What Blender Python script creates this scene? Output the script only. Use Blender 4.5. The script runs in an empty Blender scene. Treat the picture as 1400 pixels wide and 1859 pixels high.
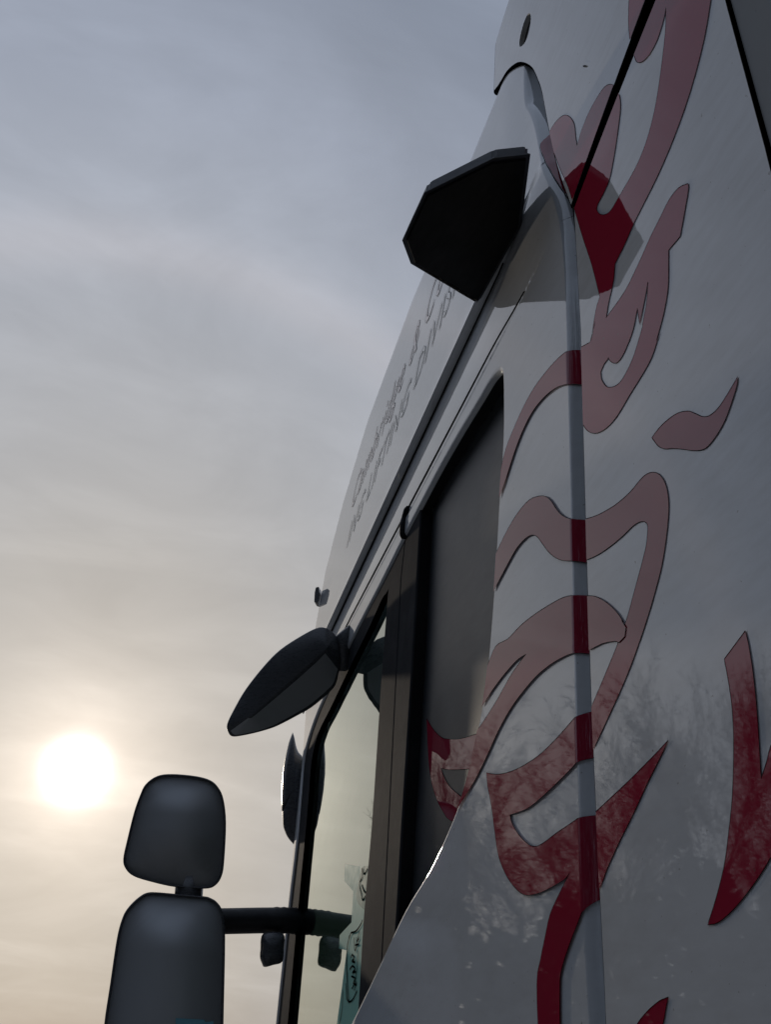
import bpy, bmesh, math, random
import numpy as np
from mathutils import Vector, Matrix, geometry
R = math.radians
EYE = 1.62                                    # camera height above the ground
# ---------------------------------------------------------------- measured outlines (metres, see the surfaces below)
D = {
 'big_stroke': [[(0.7464,1.4406),(0.7561,1.3844),(0.7589,1.3471),(0.7568,1.3135),(0.7508,1.2782),(0.7452,1.2553),(0.7311,1.236),(0.7124,1.2248),(0.6928,1.2237),(0.6777,1.2319),(0.6669,1.2432),(0.6615,1.2536),(0.6698,1.2103),(0.6905,1.1631),(0.7123,1.124),(0.7327,1.0999),(0.7555,1.084),(0.7855,1.0757),(0.8323,1.0767),(0.8591,1.0783),(0.876,1.0882),(0.8921,1.1067),(0.9007,1.1254),(0.896,1.1302),(0.8684,1.1315),(0.8499,1.1396),(0.825,1.175),(0.8084,1.2087),(0.8006,1.236),(0.8035,1.2656),(0.8148,1.2988),(0.8288,1.3217),(0.847,1.339),(0.872,1.3492),(0.9039,1.3542),(0.9324,1.3497),(0.9542,1.3359),(0.9583,1.3619),(0.9609,1.3937),(0.9711,1.4251),(0.9916,1.4632),(1.0163,1.4922),(1.0496,1.5166),(1.0779,1.5281),(1.0718,1.4907),(1.0232,1.3537),(0.9959,1.2839),(0.9724,1.1988),(0.9518,1.1164),(0.9323,1.0452),(0.9165,0.9666),(0.933,0.9544),(0.9558,0.9178),(0.937,0.9389),(0.9596,0.9189),(1.004,0.9429),(1.0132,0.8855),(1.0154,0.8364),(1.0024,0.8045),(0.987,0.7826),(0.9644,0.764),(0.935,0.7516),(0.9024,0.7475),(0.8634,0.753),(0.8327,0.7565),(0.8028,0.7629),(0.7767,0.7815),(0.7877,0.7764),(0.766,0.7965),(0.7476,0.8236),(0.739,0.8556),(0.7347,0.8742),(0.7079,0.8697),(0.6951,0.8884),(0.6777,0.9159),(0.6768,0.9253),(0.6963,0.9393),(0.7192,0.943),(0.7414,0.938),(0.7721,0.9311),(0.8049,0.9201),(0.847,0.9113),(0.9042,0.9161),(0.8929,0.9336),(0.8727,0.9556),(0.8641,0.9782),(0.8329,0.9833),(0.8021,0.9927),(0.7814,0.9963),(0.734,1.005),(0.6877,1.0217),(0.6411,1.05),(0.5992,1.0924),(0.5681,1.1445)],[(0.7882,0.873),(0.799,0.8575),(0.8198,0.8303),(0.8203,0.8583),(0.837,0.8366),(0.858,0.8255),(0.8748,0.8213),(0.8905,0.825),(0.9046,0.84),(0.9095,0.8503),(0.9133,0.8489),(0.9237,0.8498),(0.9351,0.8457),(0.9341,0.8318),(0.9235,0.8127),(0.9118,0.8019),(0.8937,0.7916),(0.8748,0.7893),(0.8483,0.7963),(0.8272,0.8105),(0.8127,0.8229),(0.8134,0.8247),(0.7975,0.847)]],
 'leaf_mark': [[(0.8243,0.661),(0.809,0.6621),(0.7887,0.66),(0.7652,0.6537),(0.7443,0.6415),(0.7332,0.6306),(0.7208,0.6175),(0.7077,0.6095),(0.6914,0.6075),(0.6741,0.6112),(0.6612,0.6151),(0.6526,0.618),(0.657,0.6091),(0.6699,0.5972),(0.6848,0.5864),(0.7027,0.5801),(0.72,0.5784),(0.732,0.5822),(0.7474,0.5917),(0.7629,0.6036),(0.7834,0.6184),(0.8009,0.6295),(0.8135,0.6424)]],
 'loop_stroke': [[(1.0514,0.6766),(1.0241,0.6645),(0.9823,0.6471),(0.9317,0.6321),(0.8899,0.6258),(0.8608,0.6262),(0.8447,0.6236),(0.83,0.6167),(0.8169,0.6047),(0.8081,0.5877),(0.8059,0.5694),(0.8091,0.5519),(0.8197,0.5279),(0.8359,0.5015),(0.8562,0.4798),(0.8791,0.4589),(0.9018,0.4408),(0.8947,0.4462),(0.9302,0.4209),(0.966,0.4002),(1.0104,0.3782),(1.0508,0.3592),(1.0889,0.3469),(1.0802,0.3946),(1.0468,0.4107),(0.9989,0.4355),(0.9569,0.4591),(0.9268,0.48),(0.9052,0.5003),(0.8841,0.5204),(0.8663,0.5391),(0.8579,0.5571),(0.8579,0.5643),(0.8646,0.5709),(0.8773,0.5766),(0.8938,0.5799),(0.9173,0.5811),(0.9538,0.5857),(0.9923,0.5936),(1.0308,0.6056),(1.0612,0.618)]],
 'hook_stroke': [[(1.069,0.5723),(1.0359,0.5567),(1.0087,0.5433),(0.9793,0.5222),(0.9529,0.4972),(0.9363,0.476),(0.9413,0.4809),(0.9325,0.4681),(0.9377,0.4586),(0.9539,0.4579),(0.9627,0.463),(0.9981,0.4746),(1.0409,0.4826),(1.071,0.4899)]],
 'spear_stroke': [[(0.8668,0.3155),(0.9041,0.3086),(0.963,0.2994),(1.0145,0.2929),(1.0561,0.2881),(1.0926,0.2869),(1.1119,0.1855),(1.0628,0.2035),(1.036,0.2216),(0.9999,0.2422),(0.9593,0.2633),(0.9203,0.2858),(0.8837,0.3053)]],
 'fork_stroke': [[(0.7086,0.3687),(0.7478,0.3566),(0.7465,0.3318),(0.7478,0.3053),(0.7544,0.2746),(0.7673,0.2359),(0.7809,0.2083),(0.7963,0.1812),(0.817,0.1569),(0.8365,0.138),(0.8183,0.1377),(0.7933,0.1439),(0.7684,0.1535),(0.7478,0.1632),(0.7273,0.1745),(0.7059,0.1907),(0.6799,0.2767),(0.702,0.2593),(0.7101,0.2495),(0.7214,0.2385),(0.7166,0.2635),(0.7115,0.2933),(0.708,0.3244),(0.7072,0.3532)]],
 'low_stroke': [[(0.9232,0.0861),(0.9431,0.084),(0.9701,0.0768),(0.9964,0.0665),(1.0253,0.049),(0.9621,0.0473),(0.9407,0.0641),(0.9296,0.0795)]],
 'tip_mark': [[(1.1263,1.5438),(1.1259,1.5754),(1.1242,1.5915),(1.089,1.4906),(1.0528,1.3886),(1.029,1.2769),(1.0358,1.2926),(1.0507,1.3379),(1.0852,1.4327)]],
 'arc_stroke': [[(1.3863,0.9049),(1.3651,0.956),(1.3337,0.9869),(1.293,1.0012),(1.2432,1.0123),(1.1914,1.0151),(1.1341,1.0069),(1.0897,0.9959),(1.0545,0.9826),(1.0426,0.9771),(1.0387,0.9753),(1.0457,0.9146),(1.049,0.9159),(1.0601,0.9229),(1.0971,0.9455),(1.1399,0.9628),(1.1865,0.9731),(1.2266,0.9729),(1.2696,0.9622),(1.3093,0.9433),(1.3505,0.9195)]],
 'wave_stroke': [[(1.4285,0.7999),(1.387,0.8128),(1.3361,0.8237),(1.2829,0.8272),(1.2335,0.821),(1.1929,0.8037),(1.1677,0.7878),(1.1483,0.7686),(1.127,0.7392),(1.1057,0.717),(1.0818,0.6992),(1.0729,0.6942),(1.0692,0.6921),(1.0767,0.6291),(1.0797,0.6308),(1.0899,0.6366),(1.1231,0.6544),(1.1526,0.6766),(1.175,0.6992),(1.194,0.7223),(1.2099,0.7404),(1.2315,0.7548),(1.2594,0.7633),(1.2991,0.7665),(1.3415,0.76),(1.403,0.7472),(1.4441,0.7354)]],
 'sweep_stroke': [[(1.5,0.6068),(1.4546,0.624),(1.4107,0.6406),(1.3526,0.6293),(1.2931,0.6272),(1.2292,0.619),(1.1625,0.6063),(1.1239,0.5969),(1.0965,0.5869),(1.0841,0.5826),(1.0801,0.5814),(1.0886,0.5013),(1.0926,0.502),(1.1019,0.5053),(1.1359,0.5134),(1.1862,0.5208),(1.2407,0.5235),(1.2999,0.5192),(1.3528,0.5111),(1.4092,0.4951),(1.4691,0.4705),(1.5319,0.4485),(1.6048,0.4309),(1.6826,0.4122),(1.611,0.4856)],[(1.2761,0.5725),(1.3147,0.578),(1.3691,0.5771),(1.4272,0.5722),(1.4828,0.5629),(1.5281,0.5571),(1.5555,0.5281),(1.5096,0.5304),(1.4655,0.5367),(1.4054,0.5485),(1.3482,0.5634),(1.2998,0.5703)]],
 'long_stroke': [[(1.4704,0.4458),(1.425,0.4307),(1.3713,0.4192),(1.311,0.4116),(1.2455,0.4085),(1.1926,0.4112),(1.1426,0.4168),(1.1089,0.422),(1.0992,0.4248),(1.0946,0.4257),(1.0999,0.367),(1.1038,0.3666),(1.1126,0.3649),(1.1359,0.3605),(1.184,0.3549),(1.2439,0.3495),(1.2986,0.3479),(1.3665,0.3551),(1.3576,0.3413),(1.3302,0.3189),(1.2991,0.3014),(1.273,0.2922),(1.2429,0.2902),(1.1929,0.2935),(1.1463,0.2952),(1.1173,0.2968),(1.1085,0.2975),(1.1044,0.2978),(1.1109,0.2041),(1.1152,0.2016),(1.1256,0.1932),(1.1433,0.1798),(1.1714,0.1597),(1.201,0.1341),(1.2091,0.1141),(1.2179,0.0448),(1.2862,0.0461),(1.2846,0.1249),(1.269,0.151),(1.2493,0.1765),(1.2302,0.1992),(1.2043,0.2151),(1.159,0.2384),(1.1785,0.2334),(1.2422,0.2308),(1.2845,0.2323),(1.3197,0.2377),(1.3559,0.2532),(1.3934,0.2786),(1.4224,0.3105),(1.4362,0.3479),(1.4483,0.3863),(1.4657,0.4238)]],
 'crescent_stroke': [[(1.987,0.7077),(1.9329,0.6675),(1.866,0.6282),(1.8113,0.6084),(1.7413,0.5881),(1.6501,0.5695),(1.5782,0.5553),(1.5806,0.5108),(1.707,0.417),(1.8073,0.4487),(1.8514,0.4736),(1.9027,0.5135),(1.9401,0.5551),(1.9604,0.5937),(1.9742,0.6403)],[(1.8701,0.5657),(1.8005,0.5437),(1.6228,0.4987),(1.6801,0.4486),(1.7564,0.4855),(1.8104,0.514),(1.8475,0.5422)]],
 'deflector': [(1.5058,2.2527),(1.4525,2.2046),(1.3781,2.1488),(1.3098,2.0768),(1.2605,2.0123),(1.2109,1.9331),(1.1693,1.8547),(1.1347,1.7641),(1.1125,1.6921),(1.0713,1.5056),(1.0353,1.3717),(0.9884,1.2332),(0.708,1.3488),(0.6087,1.397),(0.5595,1.7104),(1.0184,2.8859),(1.2571,2.4474),(1.376,2.4525),(1.445,2.4644),(1.5129,2.4698)],
 'fairing_front': [(0.9691,1.2116),(0.9761,1.2093),(0.9866,0.9648),(1.0314,0.5536),(1.0467,0.4046),(1.0613,0.2289),(1.0693,0.1081),(1.0859,-0.0482)],
 'fairing_seam': [(0.9691,1.2116),(0.6814,1.3054),(0.5865,1.3545)],
 'fairing_rear': [(0.5467,1.0875),(0.5401,0.8214)],
 'lip': [(1.3368,1.164),(1.3381,1.1078),(1.3483,1.0152),(1.3815,0.889),(1.4105,0.7666),(1.447,0.6481),(1.4769,0.5802),(1.5179,0.5262),(1.5813,0.4587),(1.6728,0.4046),(1.8148,0.3503),(1.9963,0.303),(2.2017,0.2265),(2.4667,0.13),(2.7816,0.0192)],
 'header': [(1.3626,1.1992),(1.4077,1.2129),(1.4983,1.2205),(1.625,1.2323),(1.7851,1.2404),(1.962,1.2414),(2.105,1.2402),(2.382,1.2328),(2.717,1.2322),(3.1852,1.2114),(3.4499,1.188),(3.6284,1.1365),(3.6866,1.0669),(3.6874,0.9404),(3.6923,0.7772),(3.7508,0.5741),(3.7887,0.3701),(3.8202,0.1879),(3.8307,-0.0132)],
 'seam': [(2.0982,1.2805),(2.1507,1.1294),(2.1934,0.5172),(2.213,0.2625),(2.2317,0.0787)],
 'pillar_rear': [(1.9653,1.2685),(2.0184,0.8512),(2.0743,0.4916),(2.0963,0.32),(2.1286,0.1744)],
 'glass_rear': [(2.299,1.1418),(2.3289,0.9721),(2.3514,0.7779),(2.377,0.5567),(2.4214,0.3604),(2.4328,0.2011),(2.4461,0.0841)],
 'glass_top': [(2.3226,1.1677),(2.3838,1.1743),(2.5226,1.1586),(2.7813,1.1425),(3.1403,1.1166),(3.376,1.1026),(3.4882,1.0333),(3.496,0.8946),(3.5007,0.8043),(3.5375,0.544),(3.5739,0.1777),(3.604,-0.0112)],
 'sticker': [(2.7885,0.5435),(2.6216,0.5087),(2.4538,0.4799),(2.44,0.364),(2.4821,0.1317),(2.7789,0.1444),(2.7392,0.2207),(2.6974,0.3121),(2.8065,0.3281),(2.8107,0.3618),(2.6531,0.3742),(2.6492,0.4503),(2.7887,0.4993)],
 'sticker_lines': [[(2.5458,0.4905),(2.5345,0.4666),(2.5666,0.4558),(2.5363,0.426),(2.5152,0.4083),(2.4831,0.4135)],[(2.5335,0.4872),(2.5125,0.4698),(2.475,0.4769)],[(2.5359,0.4486),(2.5092,0.4308),(2.4789,0.4194)],[(2.6459,0.3483),(2.6825,0.3253),(2.6889,0.2832),(2.6631,0.237),(2.6443,0.1928),(2.5848,0.1891),(2.533,0.2063)],[(2.6459,0.3483),(2.5796,0.3448),(2.5247,0.3534),(2.5043,0.3617)],[(2.6633,0.3446),(2.6856,0.3143),(2.6825,0.2826),(2.6298,0.1919)],[(2.5996,0.3317),(2.5793,0.2988),(2.5382,0.3398)],[(2.5702,0.3305),(2.5614,0.3186),(2.5379,0.3246)],[(2.5828,0.3122),(2.5364,0.3094)],[(2.6295,0.2886),(2.613,0.2935),(2.5866,0.2823),(2.6148,0.2785),(2.5724,0.2723)],[(2.6398,0.2612),(2.6058,0.2668),(2.5685,0.2571),(2.6016,0.2514),(2.5552,0.2496)],[(2.6112,0.2436),(2.5629,0.2355),(2.5834,0.2266),(2.5419,0.2193)],[(2.5976,0.215),(2.5612,0.2291),(2.5464,0.2593),(2.5442,0.2952)],[(2.5672,0.2087),(2.544,0.2277)],[(2.7133,0.2189),(2.7124,0.1755),(2.7397,0.1428)],[(2.6806,0.234),(2.6565,0.1936)]],
 'sticker_ring': [(2.4428,0.3772),(2.4987,0.3849),(2.5533,0.4015),(2.5864,0.4176),(2.603,0.4362),(2.5893,0.4526),(2.5458,0.4905),(2.4526,0.4741)],
 'box_n': [0.3556,0.1261,-0.9261],
 'box_face': [(0.4457,1.0405,1.397),(0.3849,1.0458,1.3743),(0.2871,1.123,1.3473),(0.2803,1.25,1.362),(0.315,1.3235,1.3853),(0.5001,1.4852,1.4784),(0.5024,1.2352,1.4452)],
 'mirror_n': [-0.1012,-0.9816,-0.1619],
 'mirror_upper': [(0.0129,3.4262,0.9165),(-0.0364,3.433,0.9064),(-0.0708,3.4415,0.8765),(-0.0839,3.4492,0.8375),(-0.0941,3.4593,0.7829),(-0.1015,3.4741,0.6976),(-0.1043,3.4848,0.635),(-0.0909,3.4883,0.6048),(-0.0602,3.4887,0.5836),(0.0018,3.4846,0.5694),(0.0796,3.4784,0.5586),(0.1751,3.4685,0.5591),(0.209,3.463,0.5713),(0.2266,3.4559,0.6032),(0.2277,3.4472,0.6553),(0.2175,3.4291,0.7713),(0.1988,3.4187,0.8459),(0.1767,3.4149,0.8827),(0.1451,3.4144,0.9054),(0.0924,3.4182,0.9155)],
 'mirror_ln': [-0.1009,-0.9936,-0.0504],
 'mirror_lower': [(0.0014,3.4786,0.5371),(-0.0334,3.483,0.5197),(-0.0645,3.4881,0.4824),(-0.0768,3.4912,0.4465),(-0.0821,3.4947,0.3868),(-0.0797,3.5011,0.2571),(-0.0775,3.5064,0.1464),(-0.0637,3.5116,0.0171),(-0.0461,3.512,-0.0257),(-0.0073,3.5093,-0.05),(0.141,3.4944,-0.0532),(0.2789,3.4799,-0.0439),(0.3055,3.4759,-0.0168),(0.3044,3.4735,0.0315),(0.2878,3.4685,0.1625),(0.2611,3.4584,0.4151),(0.2435,3.4564,0.4897),(0.2207,3.4573,0.5191),(0.1974,3.459,0.5306),(0.1751,3.4611,0.5344),(0.0798,3.4707,0.5366)],
 'mirror_label': [(0.1378,3.4832,0.1739),(0.2269,3.4742,0.1733),(0.2304,3.4742,0.1665),(0.2557,3.4714,0.1708),(0.2622,3.4742,0.1015),(0.1486,3.4858,0.1013)],
 'neck': [(0.0761,3.4692,0.5738),(0.1722,3.4594,0.5744),(0.1797,3.4614,0.5197),(0.0825,3.4713,0.5192)],
 'arm': [(0.2185,3.55,0.4708),(0.3014,3.55,0.4783),(0.3946,3.55,0.4864),(0.4702,3.55,0.4917),(0.515,3.5821,0.4971)],
 'drop': [(0.3893,3.5,0.4385),(0.3858,3.5,0.3924),(0.3868,3.5,0.3673),(0.396,3.5,0.3479),(0.4053,3.5,0.3375),(0.4321,3.5,0.345),(0.4614,3.5,0.3568),(0.4632,3.5,0.3973),(0.4561,3.5,0.4429)],
 'kerb_n': [-0.0501,-0.9314,-0.3605],
 'kerb': [(0.1552,2.9594,0.9625),(0.1623,2.9679,0.9395),(0.1768,2.9712,0.9289),(0.2068,2.9677,0.9338),(0.256,2.9594,0.9484),(0.2999,2.9505,0.9654),(0.3336,2.9415,0.984),(0.3671,2.9317,1.0047),(0.4054,2.92,1.0296),(0.4382,2.9068,1.0591),(0.4636,2.8952,1.0856),(0.4767,2.8865,1.1063),(0.4819,2.8709,1.1459),(0.4792,2.8559,1.1849),(0.4675,2.8417,1.2232),(0.457,2.8321,1.2494),(0.4421,2.8287,1.2603),(0.4195,2.8266,1.269),(0.3933,2.8294,1.2654),(0.3492,2.842,1.2387),(0.2875,2.8639,1.191),(0.243,2.8867,1.138),(0.1967,2.917,1.0662),(0.1698,2.9416,1.0064)],
 'kerb_spine': [(0.4282,2.8504,1.2062),(0.2233,2.9437,0.9937)],
 'kerb_bracket': [(0.4569,2.8519,1.226),(0.4588,2.8421,1.251),(0.5018,2.8243,1.2912),(0.5208,2.831,1.2711),(0.5296,2.8763,1.1529),(0.4781,2.8806,1.1491)],
 'front_mirror': [(0.4625,3.78,1.2251),(0.4709,3.78,1.2056),(0.4805,3.78,1.1728),(0.4927,3.78,1.1472),(0.5166,3.78,1.1164),(0.5252,3.78,1.0188),(0.5247,3.78,0.9229),(0.5222,3.78,0.8601),(0.5143,3.78,0.7936),(0.5078,3.78,0.7942),(0.4835,3.78,0.8166),(0.4686,3.78,0.8399),(0.4582,3.78,0.8699),(0.4469,3.78,0.957),(0.4497,3.78,0.9159),(0.4409,3.78,1.0105),(0.4409,3.78,1.0953),(0.4501,3.78,1.1763)],
 'marker': [(0.4966,3.7,1.8416),(0.5085,3.7,1.8473),(0.5123,3.7,1.8242),(0.5055,3.7,1.7723),(0.4946,3.7,1.7746),(0.4934,3.7,1.8174)],
 'hole': [(1.1951,2.0966),(1.1867,2.0618),(1.1977,2.0372),(1.221,2.0315),(1.254,2.0612),(1.2719,2.0926),(1.2646,2.1203),(1.24,2.1295),(1.2154,2.1207)],
 'dot': [(0.901,1.4716),(0.9054,1.475),(0.9138,1.4871),(0.9179,1.496),(0.9126,1.491),(0.905,1.48)],
 'cover_line': [(2.105,1.2402),(2.1341,1.3011),(2.1071,1.3316)],
 'sun': [-0.08641,0.96382,0.25218],
 'camera': [[0.972468,0.149742,0.178557],[-0.230015,0.493813,0.838595],[0.037399,-0.856578,0.51466]],
}

# ---------------------------------------------------------------- camera
scene = bpy.context.scene
cam_data = bpy.data.cameras.new('camera')
cam_data.sensor_fit = 'HORIZONTAL'; cam_data.sensor_width = 36.0; cam_data.lens = 45.0
cam_data.clip_start = .02; cam_data.clip_end = 3000
cam = bpy.data.objects.new('camera', cam_data); scene.collection.objects.link(cam)
M = D['camera']
m = Matrix(((M[0][0], -M[0][1], -M[0][2], 0), (M[1][0], -M[1][1], -M[1][2], 0), (M[2][0], -M[2][1], -M[2][2], 0), (0, 0, 0, 1)))
cam.matrix_world = Matrix.Translation((0, 0, EYE)) @ m
scene.camera = cam
# ---------------------------------------------------------------- sky
SUN = Vector(D['sun']).normalized()
sun_el = math.asin(SUN.z); sun_az = math.atan2(SUN.x, SUN.y)
world = bpy.data.worlds.new('World'); scene.world = world; world.use_nodes = True
nt = world.node_tree; nt.nodes.clear()
def N(t, **kw):
    n = nt.nodes.new(t)
    for k, v in kw.items(): setattr(n, k, v)
    return n
def L(a, b): nt.links.new(a, b)
def mth(op, a, b=None, c=None, clamp=False):
    n = N('ShaderNodeMath', operation=op); n.use_clamp = clamp
    for i, v in enumerate((a, b, c)):
        if v is None: continue
        if isinstance(v, (int, float)): n.inputs[i].default_value = v
        else: L(v, n.inputs[i])
    return n.outputs[0]
def vmth(op, a, b=None):
    n = N('ShaderNodeVectorMath', operation=op)
    for i, v in enumerate((a, b)):
        if v is None: continue
        if isinstance(v, (tuple, list, Vector)): n.inputs[i].default_value = tuple(v)
        else: L(v, n.inputs[i])
    return n.outputs['Value'] if op in ('DOT_PRODUCT', 'LENGTH') else n.outputs['Vector']
def mixc(kind, fac, a, b):
    n = N('ShaderNodeMix', data_type='RGBA', blend_type=kind); n.clamp_factor = True
    for i, v in ((0, fac), (6, a), (7, b)):
        if isinstance(v, (int, float)): n.inputs[i].default_value = v
        elif isinstance(v, tuple): n.inputs[i].default_value = v + (1,)
        else: L(v, n.inputs[i])
    return n.outputs[2]
tc = N('ShaderNodeTexCoord'); sep = N('ShaderNodeSeparateXYZ')
dirv = vmth('NORMALIZE', tc.outputs['Generated']); L(dirv, sep.inputs[0])
elev = sep.outputs['Z']
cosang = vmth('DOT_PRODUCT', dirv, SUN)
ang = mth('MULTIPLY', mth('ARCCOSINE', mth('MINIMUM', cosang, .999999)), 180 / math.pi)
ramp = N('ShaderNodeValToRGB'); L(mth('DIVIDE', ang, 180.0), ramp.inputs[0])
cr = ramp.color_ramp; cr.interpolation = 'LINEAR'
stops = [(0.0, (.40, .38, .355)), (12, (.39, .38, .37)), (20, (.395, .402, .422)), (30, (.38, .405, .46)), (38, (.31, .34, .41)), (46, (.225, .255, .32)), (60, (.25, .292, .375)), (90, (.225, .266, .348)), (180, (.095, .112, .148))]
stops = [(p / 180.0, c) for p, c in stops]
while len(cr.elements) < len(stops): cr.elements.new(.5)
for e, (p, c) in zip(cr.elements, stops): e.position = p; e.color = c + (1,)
# high thin cloud: two scales of stretched noise on a flat layer overhead
zc = mth('ADD', mth('MAXIMUM', elev, 0.0), .40)
cxy = N('ShaderNodeCombineXYZ'); L(mth('DIVIDE', sep.outputs['X'], zc), cxy.inputs[0]); L(mth('DIVIDE', sep.outputs['Y'], zc), cxy.inputs[1])
mp = N('ShaderNodeMapping'); L(cxy.outputs[0], mp.inputs[0]); mp.inputs['Rotation'].default_value = (0, 0, R(-14)); mp.inputs['Scale'].default_value = (1.0, 1.9, 1)
n1 = N('ShaderNodeTexNoise'); L(mp.outputs[0], n1.inputs['Vector']); n1.inputs['Scale'].default_value = 1.5; n1.inputs['Detail'].default_value = 7; n1.inputs['Roughness'].default_value = .52; n1.inputs['Distortion'].default_value = .5
mp2 = N('ShaderNodeMapping'); L(cxy.outputs[0], mp2.inputs[0]); mp2.inputs['Rotation'].default_value = (0, 0, R(10)); mp2.inputs['Scale'].default_value = (1.1, 1.5, 1); mp2.inputs['Location'].default_value = (3.1, 1.7, 0)
n2 = N('ShaderNodeTexNoise'); L(mp2.outputs[0], n2.inputs['Vector']); n2.inputs['Scale'].default_value = 4.5; n2.inputs['Detail'].default_value = 10; n2.inputs['Roughness'].default_value = .58; n2.inputs['Distortion'].default_value = .8
mp3 = N('ShaderNodeMapping'); L(cxy.outputs[0], mp3.inputs[0]); mp3.inputs['Rotation'].default_value = (0, 0, R(-22)); mp3.inputs['Scale'].default_value = (.55, 1.7, 1); mp3.inputs['Location'].default_value = (.7, .2, 0)
n3 = N('ShaderNodeTexNoise'); L(mp3.outputs[0], n3.inputs['Vector']); n3.inputs['Scale'].default_value = 1.7; n3.inputs['Detail'].default_value = 9; n3.inputs['Roughness'].default_value = .55; n3.inputs['Distortion'].default_value = .9
ridge = mth('SUBTRACT', 1.0, mth('MULTIPLY', mth('ABSOLUTE', mth('SUBTRACT', n3.outputs[0], .5)), 14.0), None, True)
wisp = mth('MULTIPLY', mth('MULTIPLY', ridge, mth('MULTIPLY', mth('SUBTRACT', n1.outputs[0], .35), 4.0, None, True)), .12)
cl = mth('ADD', mth('ADD', mth('MULTIPLY', mth('SUBTRACT', n1.outputs[0], .5), .42), mth('MULTIPLY', mth('SUBTRACT', n2.outputs[0], .5), .30)), wisp)
hz = mth('MULTIPLY_ADD', mth('MULTIPLY', elev, 3.6, None, True), .20, .80)          # a little murk towards the horizon
clf = mth('MULTIPLY', mth('ADD', cl, 1.0), hz)
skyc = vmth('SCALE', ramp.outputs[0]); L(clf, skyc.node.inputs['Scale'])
# warm glow of the veiled sun, its blown-out core and the faint 22-degree style halo
g1 = mth('MULTIPLY', mth('POWER', 2.71828, mth('DIVIDE', ang, -3.0)), .75)
g2 = mth('MULTIPLY', mth('POWER', 2.71828, mth('DIVIDE', ang, -8.0)), .16)
disc = mth('MULTIPLY', mth('POWER', 2.71828, mth('MULTIPLY', mth('POWER', mth('DIVIDE', ang, 1.35), 2.6), -1.0)), 2.6)
hal = mth('MULTIPLY', mth('POWER', 2.71828, mth('MULTIPLY', mth('POWER', mth('DIVIDE', mth('SUBTRACT', ang, 29.3), 1.7), 2.0), -1.0)), .05)
def sc(col, v):
    o = vmth('SCALE', col); L(v, o.node.inputs['Scale']); return o
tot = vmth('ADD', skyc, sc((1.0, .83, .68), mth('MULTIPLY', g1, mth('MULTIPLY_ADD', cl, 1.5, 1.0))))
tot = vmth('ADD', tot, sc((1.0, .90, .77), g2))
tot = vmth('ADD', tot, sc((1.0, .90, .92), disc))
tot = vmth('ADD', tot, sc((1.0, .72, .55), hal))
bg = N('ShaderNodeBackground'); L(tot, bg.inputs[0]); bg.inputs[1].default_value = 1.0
sky = N('ShaderNodeTexSky', sky_type='NISHITA'); sky.sun_disc = False; sky.sun_elevation = sun_el; sky.sun_rotation = sun_az
sky.air_density = 1.0; sky.dust_density = 2.0; sky.ozone_density = 1.0
bg2 = N('ShaderNodeBackground'); L(sky.outputs[0], bg2.inputs[0]); bg2.inputs[1].default_value = .05
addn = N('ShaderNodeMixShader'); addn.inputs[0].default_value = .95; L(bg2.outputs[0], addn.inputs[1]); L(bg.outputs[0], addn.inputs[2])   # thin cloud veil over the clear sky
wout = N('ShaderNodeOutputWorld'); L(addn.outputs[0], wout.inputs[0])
# ---------------------------------------------------------------- sun behind thin cloud
sl = bpy.data.lights.new('sun', 'SUN'); sl.energy = 1.0; sl.angle = R(1.2); sl.color = (1.0, .86, .70)
so = bpy.data.objects.new('sun', sl); scene.collection.objects.link(so)
so.rotation_euler = SUN.to_track_quat('Z', 'Y').to_euler(); so.location = (0, 0, 30)
vs = scene.view_settings; vs.view_transform = 'Standard'; vs.look = 'None'; vs.exposure = 0.12; vs.gamma = 1.0; vs.use_curve_mapping = False
scene.render.engine = 'CYCLES'
scene.cycles.max_bounces = 8; scene.cycles.transparent_max_bounces = 12
# ---------------------------------------------------------------- body surfaces (metres; x = sideways, y = forwards, z = up from eye height)
def interp(t, pts):
    if t <= pts[0][0]: return pts[0][1]
    for (a, va), (b, vb) in zip(pts, pts[1:]):
        if t <= b: return va + (vb - va) * (t - a) / (b - a)
    return pts[-1][1]
def sstep(a, b, t):
    t = min(1.0, max(0.0, (t - a) / (b - a))); return t * t * (3 - 2 * t)
REAR = [(1.05, -1.2), (1.05, .11), (1.043, .233), (1.03, .413), (1.015, .566), (.970, .988), (.957, 1.14), (.960, 1.26), (.988, 1.38),
        (1.03, 1.50), (1.07, 1.641), (1.115, 1.77), (1.18, 1.90), (1.19, 2.6)]
def chaikin(p):
    q = [p[0]]
    for (ay, az), (by, bz) in zip(p, p[1:]): q += [(.75 * ay + .25 * by, .75 * az + .25 * bz), (.25 * ay + .75 * by, .25 * az + .75 * bz)]
    return q + [p[-1]]
REAR_S = chaikin(chaikin(chaikin(REAR))); _ra = np.array(REAR_S); _rd = _ra[1:] - _ra[:-1]; _rl = (_rd ** 2).sum(1)
def rear_dist(y, z):
    w = np.array((y, z)) - _ra[:-1]
    t = np.clip((w * _rd).sum(1) / _rl, 0, 1)
    return float((((w - _rd * t[:, None]) ** 2).sum(1)).min() ** .5)
def z_rail(y): return 1.262 + .028 * (min(max(y, 1.2), 2.8) - 1.26)
Z_GROOVE = 1.478
def front_edge(z): return interp(z, [(-1.2, 3.97), (.2, 3.925), (.6, 3.865), (1.1, 3.80), (1.5, 3.83), (2.3, 3.80)])
def roof_bend(y): return interp(y, [(1.0, 2.12), (1.3, 2.15), (1.8, 2.21), (2.4, 2.30), (3.1, 2.29), (3.5, 2.13), (3.75, 1.90)])
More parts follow.
